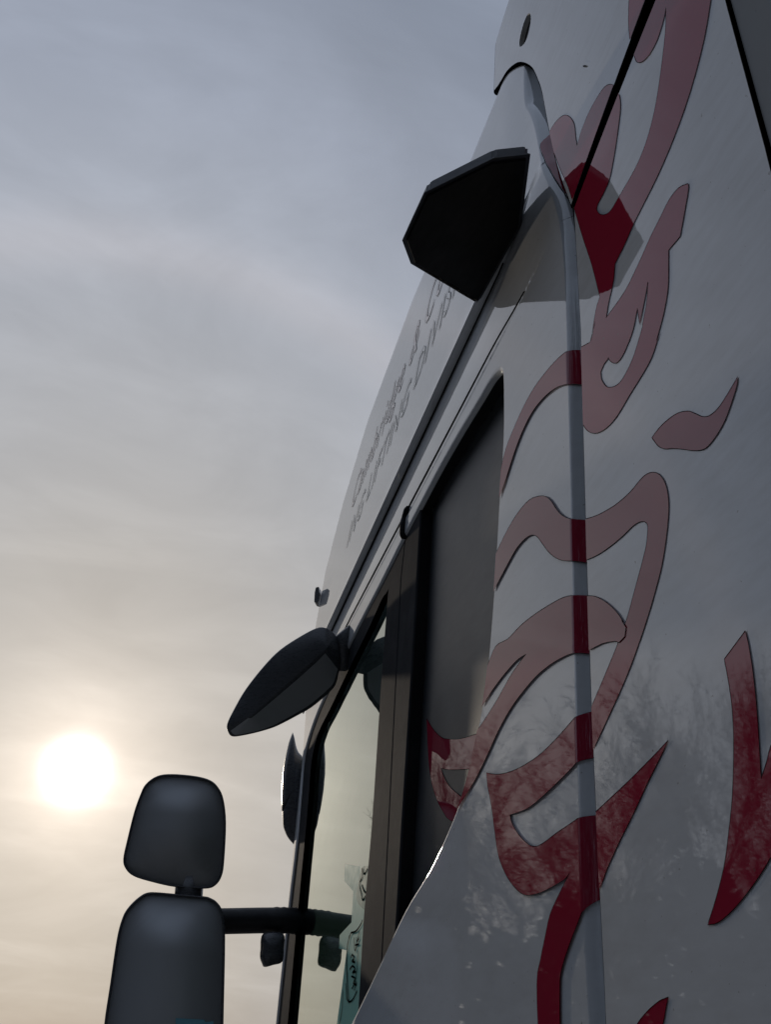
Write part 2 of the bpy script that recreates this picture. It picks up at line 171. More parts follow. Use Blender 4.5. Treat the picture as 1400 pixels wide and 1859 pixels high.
def s_cab(y, z):
    """Outer skin of the cab side: flat below, leaning in above the groove, rolled at the rear, front and roof edges."""
    f1 = sstep(1.10, 1.32, y); f2 = sstep(1.15, 1.40, y)
    zr = z_rail(y); x = .5
    if z > 1.44: x += .085 * (z - 1.44) * sstep(1.44, 1.50, z)
    up = sstep(Z_GROOVE - .003, Z_GROOVE + .003, z)
    mid = sstep(zr - .002, zr + .004, z) * (1 - up)
    x += f2 * up * (-.007) + f1 * mid * (.007 + .010 * sstep(zr, Z_GROOVE, z) * f2)
    q = (z - zr) / .0045
    if abs(q) < 3: x += f1 * .010 * 2.718281828 ** (-q * q)
    if y < 1.4:
        u = .087 - rear_dist(y, z)
        if u > 0: x += 1.6 * (u * u / .032 if u < .016 else u - .008)
    u = y - (front_edge(z) - .10)
    if u > 0: x += u * u / .09
    u = z - roof_bend(y)
    if u > 0: x += u * u / .26
    return x
def s_side(y, z):
    """Air deflector and fairing behind the cab: a softly crowned sheet."""
    return .488 + .03 * max(0.0, z - 1.2) + .05 * (y - .82) ** 2 + .006 * (z - .5) ** 2
def s_blank(y, z): return .537 + .006 * sstep(1.9, 1.5, y)
def s_frame(y, z): return .506
def s_glass(y, z): return .523

# ---------------------------------------------------------------- materials
def new_mat(name):
    mt = bpy.data.materials.new(name); mt.use_nodes = True
    t = mt.node_tree; return mt, t, t.nodes['Principled BSDF']
def add(t, kind, **kw):
    n = t.nodes.new(kind)
    for k, v in kw.items(): setattr(n, k, v)
    return n
def obj_noise(t, scale, detail=4, rough=.55, stretch=(1, 1, 1), rot=(0, 0, 0)):
    c = add(t, 'ShaderNodeTexCoord'); mp = add(t, 'ShaderNodeMapping'); mp.inputs['Scale'].default_value = stretch; mp.inputs['Rotation'].default_value = rot
    t.links.new(c.outputs['Object'], mp.inputs[0])
    n = add(t, 'ShaderNodeTexNoise'); n.inputs['Scale'].default_value = scale; n.inputs['Detail'].default_value = detail; n.inputs['Roughness'].default_value = rough
    t.links.new(mp.outputs[0], n.inputs['Vector']); return n.outputs[0]
def rampf(t, src, a, b, lo, hi):
    n = add(t, 'ShaderNodeMapRange'); n.inputs[1].default_value = a; n.inputs[2].default_value = b; n.inputs[3].default_value = lo; n.inputs[4].default_value = hi
    t.links.new(src, n.inputs[0]); return n.outputs[0]
def bump(t, src, strength, dist, chain=None):
    b = add(t, 'ShaderNodeBump'); b.inputs['Strength'].default_value = strength; b.inputs['Distance'].default_value = dist
    t.links.new(src, b.inputs['Height'])
    if chain is not None: t.links.new(chain, b.inputs['Normal'])
    return b.outputs[0]
def paint(name, col, dirt, rough=.16, coat=.9, var=.10):
    """Weathered vehicle paint: clear coat with orange peel and hairline scratches, film of road dirt."""
    mt, t, p = new_mat(name)
    d1 = obj_noise(t, 3.0, 6, .6, (1, .8, 1.6)); d2 = obj_noise(t, 42, 5, .6, (1, .35, 1.4), (R(55), 0, 0)); d3 = obj_noise(t, 400, 2, .5)
    mx = add(t, 'ShaderNodeMix', data_type='RGBA'); mx.inputs[6].default_value = col + (1,); mx.inputs[7].default_value = dirt + (1,)
    s = add(t, 'ShaderNodeMath', operation='MULTIPLY'); t.links.new(rampf(t, d1, .35, .75, .2, 1), s.inputs[0]); t.links.new(rampf(t, d2, .35, .8, .3, 1), s.inputs[1])
    s2 = add(t, 'ShaderNodeMath', operation='MULTIPLY'); t.links.new(s.outputs[0], s2.inputs[0]); s2.inputs[1].default_value = var * 3
    spk = rampf(t, obj_noise(t, 150, 2, .5), .735, .76, 0, .75); mxs = add(t, 'ShaderNodeMath', operation='MAXIMUM'); t.links.new(s2.outputs[0], mxs.inputs[0]); t.links.new(spk, mxs.inputs[1])   # stone chips and specks
    t.links.new(mxs.outputs[0], mx.inputs[0]); t.links.new(mx.outputs[2], p.inputs['Base Color'])
    t.links.new(rampf(t, d1, .3, .8, rough, rough + .14), p.inputs['Roughness'])
    p.inputs['IOR'].default_value = 1.5; p.inputs['Specular IOR Level'].default_value = .0
    p.inputs['Coat Weight'].default_value = coat; p.inputs['Coat IOR'].default_value = 1.9
    t.links.new(rampf(t, d2, .3, .8, .006, .03), p.inputs['Coat Roughness'])
    wav = obj_noise(t, 5.0, 3, .5, (1, .6, 2.2)); scr = obj_noise(t, 60, 3, .7, (1, 7, .5), (R(-50), 0, 0))
    nb = bump(t, wav, .025, .010); nb = bump(t, scr, .008, .0004, nb); nb = bump(t, d3, .008, .0003, nb)
    t.links.new(nb, p.inputs['Coat Normal']); t.links.new(nb, p.inputs['Normal'])
    return mt
PAINT = paint('white_paint', (.75, .78, .81), (.30, .29, .27))
PAINT2 = paint('fairing_paint', (.75, .78, .81), (.33, .31, .28), rough=.22, var=.16)
VINYL = paint('red_vinyl', (.36, .020, .050), (.20, .06, .06), rough=.2, var=.05, coat=.68)
VINYL_EDGE_SHADE = paint('vinyl_edge_shade', (.13, .012, .024), (.05, .03, .03), rough=.3, coat=.9)  # dark red painted round the strokes for the shadow at the vinyl's edge
GREY_PLATE = paint('grey_plate', (.42, .42, .41), (.30, .30, .29), rough=.4, coat=.15)
def plastic(name, col, rough, grain=.25, gs=900, spec=.5, gd=.0008, rv=1.0):
    mt, t, p = new_mat(name)
    d1 = obj_noise(t, 9, 5, .6); d2 = obj_noise(t, gs, 3, .6); d3 = obj_noise(t, 55, 5, .7, (1, .3, 1.8), (R(40), 0, 0))
    mx = add(t, 'ShaderNodeMix', data_type='RGBA'); mx.inputs[6].default_value = col + (1,); mx.inputs[7].default_value = tuple(c * 1.5 + .012 for c in col) + (1,)
    t.links.new(rampf(t, d1, .45, .75, 0, .6), mx.inputs[0]); t.links.new(mx.outputs[2], p.inputs['Base Color'])
    t.links.new(rampf(t, d3, .3, .75, rough - .06 * rv, rough + .12 * rv), p.inputs['Roughness'])
    p.inputs['Specular IOR Level'].default_value = spec
    t.links.new(bump(t, d2, grain, gd), p.inputs['Normal'])
    return mt
BLACK = plastic('black_plastic', (.075, .08, .09), .27, .12, spec=.7)
BOXBLACK = plastic('housing_black', (.006, .0065, .007), .5, .12, spec=.12)
BOXEDGE = plastic('housing_edge', (.02, .024, .032), .4, .1)
RUBBER = plastic('rubber_seal', (.010, .010, .012), .7, .2, spec=.3)
FRAME = plastic('frame_plastic', (.036, .038, .043), .82, .4, 900, spec=.03, gd=.0006, rv=.2)
BLANK = plastic('blank_plastic', (.040, .043, .048), .42, .15, 300, spec=.38, rv=.25)
ARM = plastic('arm_plastic', (.012, .013, .016), .45, .5, 500)
def simple(name, col, rough=.5, metal=0, spec=.2):
    mt, t, p = new_mat(name); p.inputs['Base Color'].default_value = col + (1,); p.inputs['Roughness'].default_value = rough; p.inputs['Metallic'].default_value = metal
    p.inputs['Specular IOR Level'].default_value = spec
    nz = obj_noise(t, 40, 4); t.links.new(rampf(t, nz, .3, .8, max(.02, rough - .05), rough + .1), p.inputs['Roughness'])
    return mt
INK = simple('sticker_ink', (.012, .05, .045), .5)
STICK = simple('sticker_green', (.30, .66, .54), .6)
STICK2 = simple('sticker_deep_green', (.12, .34, .27), .6)
LABEL = simple('label_teal', (.22, .50, .60), .5)
LETTER = paint('letter_line', (.34, .25, .27), (.25, .2, .2))
INTERIOR = simple('cab_trim', (.10, .10, .10), .8)
CHROME = simple('mirror_back', (.5, .5, .5), .08, 1)
mg, t, p = new_mat('mirror_glass'); p.inputs['Base Color'].default_value = (.52, .54, .56, 1); p.inputs['Metallic'].default_value = .35; p.inputs['Roughness'].default_value = .12
nz = obj_noise(t, 14, 5); t.links.new(rampf(t, nz, .3, .8, .42, .48), p.inputs['Roughness']); MIRROR = mg
gl, t, p = new_mat('door_glass'); t.nodes.remove(p)
fr = add(t, 'ShaderNodeFresnel'); fr.inputs['IOR'].default_value = 1.65
tr = add(t, 'ShaderNodeBsdfTransparent'); tr.inputs[0].default_value = (.13, .18, .16, 1)
gs = add(t, 'ShaderNodeBsdfGlossy'); gs.inputs['Roughness'].default_value = .015; gs.inputs[0].default_value = (.93, 1, .965, 1)
gn = obj_noise(t, 3.0, 3, .5, (1, .7, 1.4)); gb = bump(t, gn, .10, .008); t.links.new(gb, gs.inputs['Normal'])
ms = add(t, 'ShaderNodeMixShader'); m1 = add(t, 'ShaderNodeMath', operation='ADD'); t.links.new(fr.outputs[0], m1.inputs[0]); m1.inputs[1].default_value = 1.0
m2 = add(t, 'ShaderNodeMath', operation='DIVIDE'); t.links.new(fr.outputs[0], m2.inputs[0]); t.links.new(m1.outputs[0], m2.inputs[1])
m3 = add(t, 'ShaderNodeMath', operation='MULTIPLY'); t.links.new(m2.outputs[0], m3.inputs[0]); m3.inputs[1].default_value = 2.0     # both faces of the pane
t.links.new(m3.outputs[0], ms.inputs[0]); t.links.new(tr.outputs[0], ms.inputs[1]); t.links.new(gs.outputs[0], ms.inputs[2])
t.links.new(ms.outputs[0], t.nodes['Material Output'].inputs[0]); GLASS = gl
LENS, t, p = new_mat('clear_lens'); p.inputs['Base Color'].default_value = (.95, .93, .85, 1); p.inputs['Roughness'].default_value = .12; p.inputs['Transmission Weight'].default_value = .9
# ground, bark, leaves
gm, t, p = new_mat('yard_ground')
a = obj_noise(t, .35, 6); b = obj_noise(t, 30, 5)
mx = add(t, 'ShaderNodeMix', data_type='RGBA'); mx.inputs[6].default_value = (.12, .12, .122, 1); mx.inputs[7].default_value = (.20, .195, .185, 1)
t.links.new(rampf(t, a, .35, .7, 0, 1), mx.inputs[0]); t.links.new(mx.outputs[2], p.inputs['Base Color']); t.links.new(rampf(t, a, .3, .7, .75, .95), p.inputs['Roughness']); t.links.new(bump(t, b, .6, .01), p.inputs['Normal'])
GROUND = gm
BARK = simple('bark', (.075, .062, .05), .9); TWIG = simple('twig', (.05, .04, .032), .9); LEAF = simple('leaf', (.030, .045, .022), .7)
# ---------------------------------------------------------------- helpers
COL = scene.collection
BASE = Vector((1.75, 2.0, 0.0))               # the truck's own origin on the ground
def link(name, mesh, parent=None, mats=()):
    o = bpy.data.objects.new(name, mesh); COL.objects.link(o)
    for mt in mats: mesh.materials.append(mt)
    if parent: o.parent = parent
    return o
def loc(x, y, z): return (x - BASE.x, y - BASE.y, z + EYE - BASE.z)
def mesh_from(name, verts, faces, parent, mats, normals=None, fmats=None, smooth=True, world=False):
    me = bpy.data.meshes.new(name)
    me.from_pydata([v if world else loc(*v) for v in verts], [], faces)
    if fmats: me.polygons.foreach_set('material_index', fmats)
    me.polygons.foreach_set('use_smooth', [smooth] * len(me.polygons))
    me.update()
    o = link(name, me, parent, mats)
    if normals: me.normals_split_custom_set_from_vertices([tuple(n) for n in normals])
    return o
def normal_of(s, y, z, h=.0008):
    n = Vector((-1.0, (s(y + h, z) - s(y - h, z)) / (2 * h), (s(y, z + h) - s(y, z - h)) / (2 * h))); return n.normalized()
def resample(loop, step, closed=True):
    out = []; n = len(loop)
    for i in range(n if closed else n - 1):
        a, b = Vector(loop[i]), Vector(loop[(i + 1) % n]); k = max(1, int(math.ceil((b - a).length / step)))
        for j in range(k): out.append(tuple(a.lerp(b, j / k)))
    if not closed: out.append(tuple(loop[-1]))
    return out
def spline(pts, sub=4, closed=True):
    out = []; n = len(pts); P = [Vector(p) for p in pts]
    for i in range(n if closed else n - 1):
        if closed: p0, p1, p2, p3 = P[i - 1], P[i], P[(i + 1) % n], P[(i + 2) % n]
        else: p0, p1, p2, p3 = P[max(i - 1, 0)], P[i], P[i + 1], P[min(i + 2, n - 1)]
        for j in range(sub):
            t = j / sub
            out.append(.5 * ((2 * p1) + (p2 - p0) * t + (2 * p0 - 5 * p1 + 4 * p2 - p3) * t * t + (3 * p1 - p0 - 3 * p2 + p3) * t ** 3))
    if not closed: out.append(P[-1].copy())
    return [tuple(v) for v in out]
def smooth_corners(pts, sub=4, limit=50):
    """Spline through the outline but keep corners sharper than the limit."""
    n = len(pts); out = []
    P = [Vector(p) for p in pts]
    def sharp(i):
        a, b = P[i] - P[i - 1], P[(i + 1) % n] - P[i]
        return a.length < 1e-9 or b.length < 1e-9 or a.angle(b) > R(limit)
    S = [sharp(i) for i in range(n)]
    for i in range(n):
        p1, p2 = P[i], P[(i + 1) % n]
        p0 = 2 * p1 - p2 if S[i] else P[i - 1]
        p3 = 2 * p2 - p1 if S[(i + 1) % n] else P[(i + 2) % n]
        for j in range(sub):
            t = j / sub
            out.append(tuple(.5 * ((2 * p1) + (p2 - p0) * t + (2 * p0 - 5 * p1 + 4 * p2 - p3) * t * t + (3 * p1 - p0 - 3 * p2 + p3) * t ** 3)))
    return out
def inside(pts, loops):
    pts = np.asarray(pts); res = np.zeros(len(pts), bool)
    for lp in loops:
        a = np.asarray(lp); b = np.roll(a, -1, axis=0)
        for (ay, az), (by, bz) in zip(a, b):
            if az == bz: continue
            c = ((az > pts[:, 1]) != (bz > pts[:, 1]))
            res ^= c & (pts[:, 0] < (by - ay) * (pts[:, 1] - az) / (bz - az) + ay)
    return res
class Sheet:
    def __init__(s): s.v = []; s.n = []; s.f = []; s.m = []
    def fill(s, loops, surf, off=0.0, spacing=.03, clip=None, extra=(), mat=0, edge=None):
        E = edge or spacing * .7
        pts = []; edges = []
        for lp in list(loops) + list(clip or []):
            r = resample(lp, E); b = len(pts); pts += r
            edges += [(b + i, b + (i + 1) % len(r)) for i in range(len(r))]
        A = np.array([p for lp in loops for p in lp]); lo, hi = A.min(0), A.max(0)
        gy = np.arange(lo[0] + spacing / 2, hi[0], spacing); gz = np.arange(lo[1] + spacing / 2, hi[1], spacing)
        g = [(y + (spacing / 2 if j % 2 else 0), z) for j, z in enumerate(gz) for y in gy] + list(extra)
        if g:
            k = inside(g, loops)
            pts += [p for p, q in zip(g, k) if q]
        vs, es, fs, *_ = geometry.delaunay_2d_cdt([Vector(p) for p in pts], edges, [], 0, 1e-6)
        V = np.array([(v.x, v.y) for v in vs]); cen = np.array([(V[f[0]] + V[f[1]] + V[f[2]]) / 3 for f in fs])
        keep = inside(cen, loops)
        if clip: keep &= inside(cen, clip)
        base = len(s.v); used = {}
        for f, k in zip(fs, keep):
            if not k: continue
            a, b, c = f
            ar = (V[b][0] - V[a][0]) * (V[c][1] - V[a][1]) - (V[b][1] - V[a][1]) * (V[c][0] - V[a][0])
            if abs(ar) < 1e-12: continue
            tri = (a, c, b) if ar > 0 else (a, b, c)      # facing outwards (-x)
            idx = []
            for i in tri:
                if i not in used:
                    y, z = V[i]; nn = normal_of(surf, y, z); x = surf(y, z)
                    used[i] = len(s.v); s.v.append((x + nn.x * off, y + nn.y * off, z + nn.z * off)); s.n.append(nn)
                idx.append(used[i])
            s.f.append(tuple(idx)); s.m.append(mat)
    def flange(s, line, surf, side, r, depth, closed=False, mat=0, steps=5, step=.012, bend=90, wall=None):
        """Rolled edge along a boundary: a round of radius r, then a wall going in."""
        pts = resample(line, step, closed); n = len(pts); rows = []
        for i, (y, z) in enumerate(pts):
            a = Vector(pts[(i - 1) % n] if closed or i else pts[0]); b = Vector(pts[(i + 1) % n] if closed or i < n - 1 else pts[-1])
            t = (b - a).normalized(); o = Vector((t.y, -t.x)) * side; x = surf(y, z); row = []
            for k in range(steps + 1):
                th = R(bend) * k / steps
                q = Vector((x + r * (1 - math.cos(th)), y + r * math.sin(th) * o.x, z + r * math.sin(th) * o.y)); nn = Vector((-math.cos(th), math.sin(th) * o.x, math.sin(th) * o.y))
                row.append((tuple(q), nn))
            row.append((tuple(q + Vector((depth * math.sin(R(bend)), depth * math.cos(R(bend)) * o.x, depth * math.cos(R(bend)) * o.y))), nn)); rows.append(row)
        base = len(s.v); w = steps + 2
        for row in rows:
            for q, nn in row: s.v.append(q); s.n.append(nn)
        for i in range(n if closed else n - 1):
            j = (i + 1) % n
            for k in range(w - 1): s.f.append((base + i * w + k, base + j * w + k, base + j * w + k + 1, base + i * w + k + 1)); s.m.append(mat if k < w - 3 else (mat if wall is None else wall))
    def ribbon(s, line, surf, width, off, closed=True, mat=0, step=.01):
        pts = resample(line, step, closed); n = len(pts); base = len(s.v)
        for i, (y, z) in enumerate(pts):
            a = Vector(pts[(i - 1) % n] if closed or i else pts[0]); b = Vector(pts[(i + 1) % n] if closed or i < n - 1 else pts[-1])
            t = (b - a); t = t.normalized() if t.length > 1e-9 else Vector((1, 0)); o = Vector((t.y, -t.x)) * width / 2; nn = normal_of(surf, y, z)
            for sg in (1, -1):
                yy, zz = y + o.x * sg, z + o.y * sg
                s.v.append((surf(yy, zz) + nn.x * off, yy, zz)); s.n.append(nn)
        for i in range(n if closed else n - 1):
            j = (i + 1) % n; s.f.append((base + 2 * i, base + 2 * j, base + 2 * j + 1, base + 2 * i + 1)); s.m.append(mat)
    def build(s, name, parent, mats): return mesh_from(name, s.v, s.f, parent, mats, s.n, s.m)
def pod(name, outline, normal, parent, mat, back, rings_front, spine=None, sub=4, smooth=True, keep=None):
    """Rounded housing: rings of a closed outline pulled towards a spine and stepped along the normal. front = towards -normal*."""
    pts = [Vector(p) for p in (spline(outline, sub) if keep is None else smooth_corners(outline, sub, keep))]
    nn = Vector(normal).normalized(); n = len(pts)
    if spine: a, b = Vector(spine[0]), Vector(spine[1])
    else: a = b = sum(pts, Vector()) / n
    def near(p):
        d = b - a
        if d.length < 1e-9: return a
        return a + d * min(1, max(0, (p - a).dot(d) / d.dot(d)))
    rings = back + rings_front; V = []; F = []
    for off, sc_ in rings:
        for p in pts: V.append(tuple(near(p).lerp(p, sc_) + nn * off))
    for k in range(len(rings) - 1):
        for i in range(n): j = (i + 1) % n; F.append((k * n + i, k * n + j, (k + 1) * n + j, (k + 1) * n + i))
    F.append(tuple(range(n - 1, -1, -1))); F.append(tuple(range((len(rings) - 1) * n, len(rings) * n)))
    o = mesh_from(name, V, F, parent, [mat])
    bm = bmesh.new(); bm.from_mesh(o.data); bmesh.ops.triangulate(bm, faces=[f for f in bm.faces if len(f.verts) > 4]); bmesh.ops.recalc_face_normals(bm, faces=bm.faces); bm.to_mesh(o.data); bm.free()
    return o
def plate(name, outline, normal, off, scale, parent, mat, spine=None, sub=4, thick=.003):
    return pod(name, outline, normal, parent, mat, [(off - thick, scale)], [(off, scale)], spine, sub)
def tube(name, path, rad, parent, mat, seg=14, world=False):
    P = [Vector(p) for p in path]; V = []; F = []
    for i, p in enumerate(P):
        t = (P[min(i + 1, len(P) - 1)] - P[max(i - 1, 0)]).normalized(); a = t.orthogonal().normalized(); b = t.cross(a); r = rad[i] if isinstance(rad, (list, tuple)) else rad
        for k in range(seg): th = 2 * math.pi * k / seg; V.append(tuple(p + a * math.cos(th) * r + b * math.sin(th) * r))
    # keep rings aligned
    for i in range(len(P) - 1):
        ring0 = [Vector(V[i * seg + k]) for k in range(seg)]; ring1 = [Vector(V[(i + 1) * seg + k]) for k in range(seg)]
        d = P[i + 1] - P[i]; best = min(range(seg), key=lambda o: sum((ring1[(k + o) % seg] - ring0[k] - d).length for k in range(0, seg, 3)))
        for k in range(seg): V[(i + 1) * seg + k] = tuple(ring1[(k + best) % seg])
        F += [(i * seg + k, i * seg + (k + 1) % seg, (i + 1) * seg + (k + 1) % seg, (i + 1) * seg + k) for k in range(seg)]
    F.append(tuple(range(seg - 1, -1, -1))); F.append(tuple(range((len(P) - 1) * seg, len(P) * seg)))
    o = mesh_from(name, V, F, parent, [mat], world=world)
    return o
def box(name, x0, x1, y0, y1, z0, z1, parent, mat, bev=.004):
    V = [(x, y, z) for x in (x0, x1) for y in (y0, y1) for z in (z0, z1)]
    F = [(0, 1, 3, 2), (4, 6, 7, 5), (0, 4, 5, 1), (2, 3, 7, 6), (0, 2, 6, 4), (1, 5, 7, 3)]
    o = mesh_from(name, V, F, parent, [mat], smooth=False)
    bm = bmesh.new(); bm.from_mesh(o.data)
    if bev: bmesh.ops.bevel(bm, geom=bm.edges[:], offset=bev, segments=2, affect='EDGES')
    bmesh.ops.recalc_face_normals(bm, faces=bm.faces); bm.to_mesh(o.data); bm.free(); return o
# ---------------------------------------------------------------- ground
gv = []; gf = []; n = 60
for i in range(n + 1):
    for j in range(n + 1):
        x = (i / n - .5) * 2; y = (j / n - .5) * 2; x = math.copysign(abs(x) ** 3, x) * 1500; y = math.copysign(abs(y) ** 3, y) * 1500
        gv.append((x, y, 0.0))
for i in range(n):
    for j in range(n): a = i * (n + 1) + j; gf.append((a, a + n + 1, a + n + 2, a + 1))
g = mesh_from('ground', gv, gf, None, [GROUND], world=True); g['kind'] = 'structure'; g['label'] = 'dark yard ground under the truck'
# ---------------------------------------------------------------- the truck
truck = bpy.data.objects.new('truck', None); truck.empty_display_size = .3; COL.objects.link(truck); truck.location = BASE
truck['label'] = 'white lorry cab with red painted swirls and black mirrors'; truck['category'] = 'truck'
# opening of the side windows in the cab skin (rear corner, header, windscreen pillar, falling sill)
lip = [tuple(p) for p in D['lip']]; header = [tuple(p) for p in D['header']]
sill_front = [(3.2, -.13), (3.6, -.27), (3.80, -.34)]
opening = smooth_corners(lip[::-1], 3)[:0] or None
lip_s = spline(lip, 4, False); head_s = spline(header, 4, False)
corner = spline([lip[1], lip[0], (1.345, 1.185), header[0], header[1]], 5, False)[5:-5]
sill_s = spline([lip[-2], lip[-1]] + sill_front, 4, False)[4:]
front_low = [(3.835, -.15), (3.83, -.27)]
opening = lip_s[::-1][:-1] + corner[1:-1] + head_s[:] + front_low + sill_s[::-1][:-1]
def row(fz, offs, y0, y1, st): 
    return [(y, fz(y) + o) for y in np.arange(y0, y1, st) for o in offs]
offs_r = [-.014, -.010, -.007, -.0045, -.002, 0, .002, .0045, .007, .010, .014]
extra = row(z_rail, offs_r, 1.12, 3.8, .02) + row(lambda y: Z_GROOVE, [-.010, -.006, -.003, -.0015, 0, .0015, .003, .006, .010], 1.18, 3.8, .02)
rs = resample(REAR_S, .012, False)
for i in range(1, len(rs) - 1):
    tv = (Vector(rs[i + 1]) - Vector(rs[i - 1])).normalized()
    for dd in np.linspace(.004, .10, 17): extra.append((rs[i][0] + tv.y * dd, rs[i][1] - tv.x * dd))
fe = [(front_edge(z), z) for z in np.arange(-1.0, 2.25, .03)]
for y, z in fe:
    for dd in np.linspace(.005, .11, 8): extra.append((y - dd, z))
for y in np.arange(1.2, 3.8, .04):
    for dd in np.linspace(-.02, .18, 9): extra.append((y, roof_bend(y) + dd))
top = [(y, roof_bend(y) + .2) for y in np.arange(3.78, 1.21, -.06)]
front_all = [(front_edge(z), z) for z in np.arange(-1.0, 2.08, .06)]
rail_line = [(y, z_rail(y)) for y in np.arange(1.02, 3.90, .05)]
groove_line = [(y, Z_GROOVE) for y in np.arange(1.10, 3.90, .05)]
rear_low = [p for p in REAR if p[1] < 1.25]; rear_up = [p for p in REAR if p[1] >= 1.25]
outer = [(1.05, -1.0)] + front_all + top + [(1.19, 2.3)] + [p for p in REAR_S[::-1] if -1.0 < p[1] < 2.2]
LOW = [(0.5, -1.5), (4.5, -1.5), (4.5, z_rail(4))] + [(y, z_rail(y)) for y in np.arange(3.95, 1.0, -.05)] + [(.5, z_rail(1.0))]
MID = [(.5, z_rail(1.0))] + [(y, z_rail(y)) for y in np.arange(1.0, 3.96, .05)] + [(4.5, z_rail(4)), (4.5, Z_GROOVE), (.5, Z_GROOVE)]
UP = [(.5, Z_GROOVE), (4.5, Z_GROOVE), (4.5, 3.0), (.5, 3.0)]
def skin(name, clip, loops, flanges=()):
    s = Sheet(); s.fill(loops, s_cab, 0, .045, [clip], extra, edge=.02)
    for line, side, r, dpt in flanges: s.flange(line, s_cab, side, r, dpt, wall=1)
    return s.build(name, truck, [PAINT, RUBBER])
lip_line = front_low[::-1][:0] + sill_s[::-1] + lip_s[::-1] + corner + head_s
lip_line = resample([p for i, p in enumerate(lip_line) if i == 0 or (Vector(p) - Vector(lip_line[i - 1])).length > 1e-4], .01, False)
side_panel = skin('side_panel', LOW, [outer, opening], [(lip_line, 1, .015, .018)])
band = skin('cornice_panel', MID, [outer])
roof_side = skin('roof_side_panel', UP, [outer])
# dark joints between the panels
for nm, fz, y0, y1, w, o in (('groove_seal', lambda y: Z_GROOVE - .0045, 1.36, 3.80, .0042, .003), ('drip_seal', lambda y: z_rail(y) + .0005, 1.22, 3.79, .0036, .003)):
    s = Sheet(); ln = [(y, fz(y)) for y in np.arange(y0, y1, .03)]
    pts = ln; b = len(s.v)
    for i, (y, z) in enumerate(pts):
        tp = min(1, .15 + (y - y0) / 1.2) if nm == 'groove_seal' else min(1, .05 + (y - y0) / .7)
        xx = s_cab(y, z) if nm == 'groove_seal' else .5 + .004 * (1 - sstep(1.22, 1.40, y))
        for dz, dx in ((-w * tp, .0), (-w * tp * .5, -o), (w * tp * .5, -o), (w * tp, .0)):
            s.v.append((xx + dx - .0015, y, z + dz)); s.n.append(Vector((-1, 0, dz / w * .3)).normalized())
    for i in range(len(pts) - 1):
        for k in range(3): s.f.append((b + i * 4 + k, b + (i + 1) * 4 + k, b + (i + 1) * 4 + k + 1, b + i * 4 + k + 1)); s.m.append(0)
    s.build(nm, band, [RUBBER])
# ---- fairing and deflector behind the cab
ff = D['fairing_front']; seam_l = D['fairing_seam']
fair = [tuple(ff[0])] + [tuple(p) for p in ff[1:]] + [(1.11, -.9), (.545, -.9), (.548, .834), (.554, 1.101), (.556, 1.30), tuple(seam_l[2]) if seam_l[2][0] > .56 else (.6, 1.352), tuple(seam_l[1])]
s = Sheet(); s.fill([fair], s_side, 0, .045, edge=.02); s.flange([tuple(p) for p in ff], s_side, -1, .004, .02, steps=4); s.flange([(.545, -.9), (.548, .834), (.554, 1.101), (.556, 1.30)], s_side, -1, .004, .02, steps=4)
s.flange([tuple(seam_l[0]), tuple(seam_l[1]), fair[-2]], s_side, 1, .003, .02, steps=3)
fairing = s.build('side_fairing', truck, [PAINT2])
dl = [tuple(p) for p in D['deflector']]
dl_s = spline(dl[0:12], 4, False)
defl = dl_s[:-1] + dl[11:]
hl = spline(D['hole'], 3)
s = Sheet(); s.fill([defl, hl], s_side, 0, .04, edge=.012); s.flange(hl, s_side, 1, .002, .012, True, steps=3, step=.004); s.flange(dl_s, s_side, -1, .006, .018); s.flange([dl[11], dl[12], dl[13]], s_side, -1, .003, .02, steps=3); s.flange([dl[15], dl[16], dl[17], dl[18], dl[19], dl[0]], s_side, -1, .012, .03)
deflector = s.build('roof_deflector', truck, [PAINT2])
s = Sheet(); s.fill([[(.5, 1.18), (1.06, 1.12), (1.06, 1.42), (.5, 1.50)]], lambda y, z: s_side(y, z) + .022, 0, .08); s.build('joint_backing', fairing, [RUBBER])
hc = sum((Vector(p) for p in hl), Vector((0, 0))) / len(hl)
s = Sheet(); s.fill([[tuple(hc + (Vector(p) - hc) * 1.3) for p in hl]], lambda y, z: s_side(y, z) + .012, 0, .02, edge=.01); s.build('vent_slot', deflector, [RUBBER])
s = Sheet(); s.fill([D['dot']], s_side, .0012, .005, edge=.003); s.build('blind_rivet', deflector, [RUBBER])
# grey body plate further back
s = Sheet(); pl = lambda y, z: s_side(y, z) + .004
s.fill([[(-1.2, -.9), (.544, -.9), (.547, .834), (.553, 1.101), (.556, 2.3), (-1.2, 2.3)]], pl, 0, .08); s.flange([(.544, -.9), (.547, .834), (.553, 1.101), (.556, 2.3)], pl, 1, .004, .03)
s.build('rear_body_plate', truck, [GREY_PLATE])
s = Sheet(); s.fill([[(.50, -.9), (.58, -.9), (.58, 1.33), (.56, 2.3), (.50, 2.3)]], lambda y, z: s_side(y, z) + .024, 0, .08); s.build('plate_seal', truck, [RUBBER])
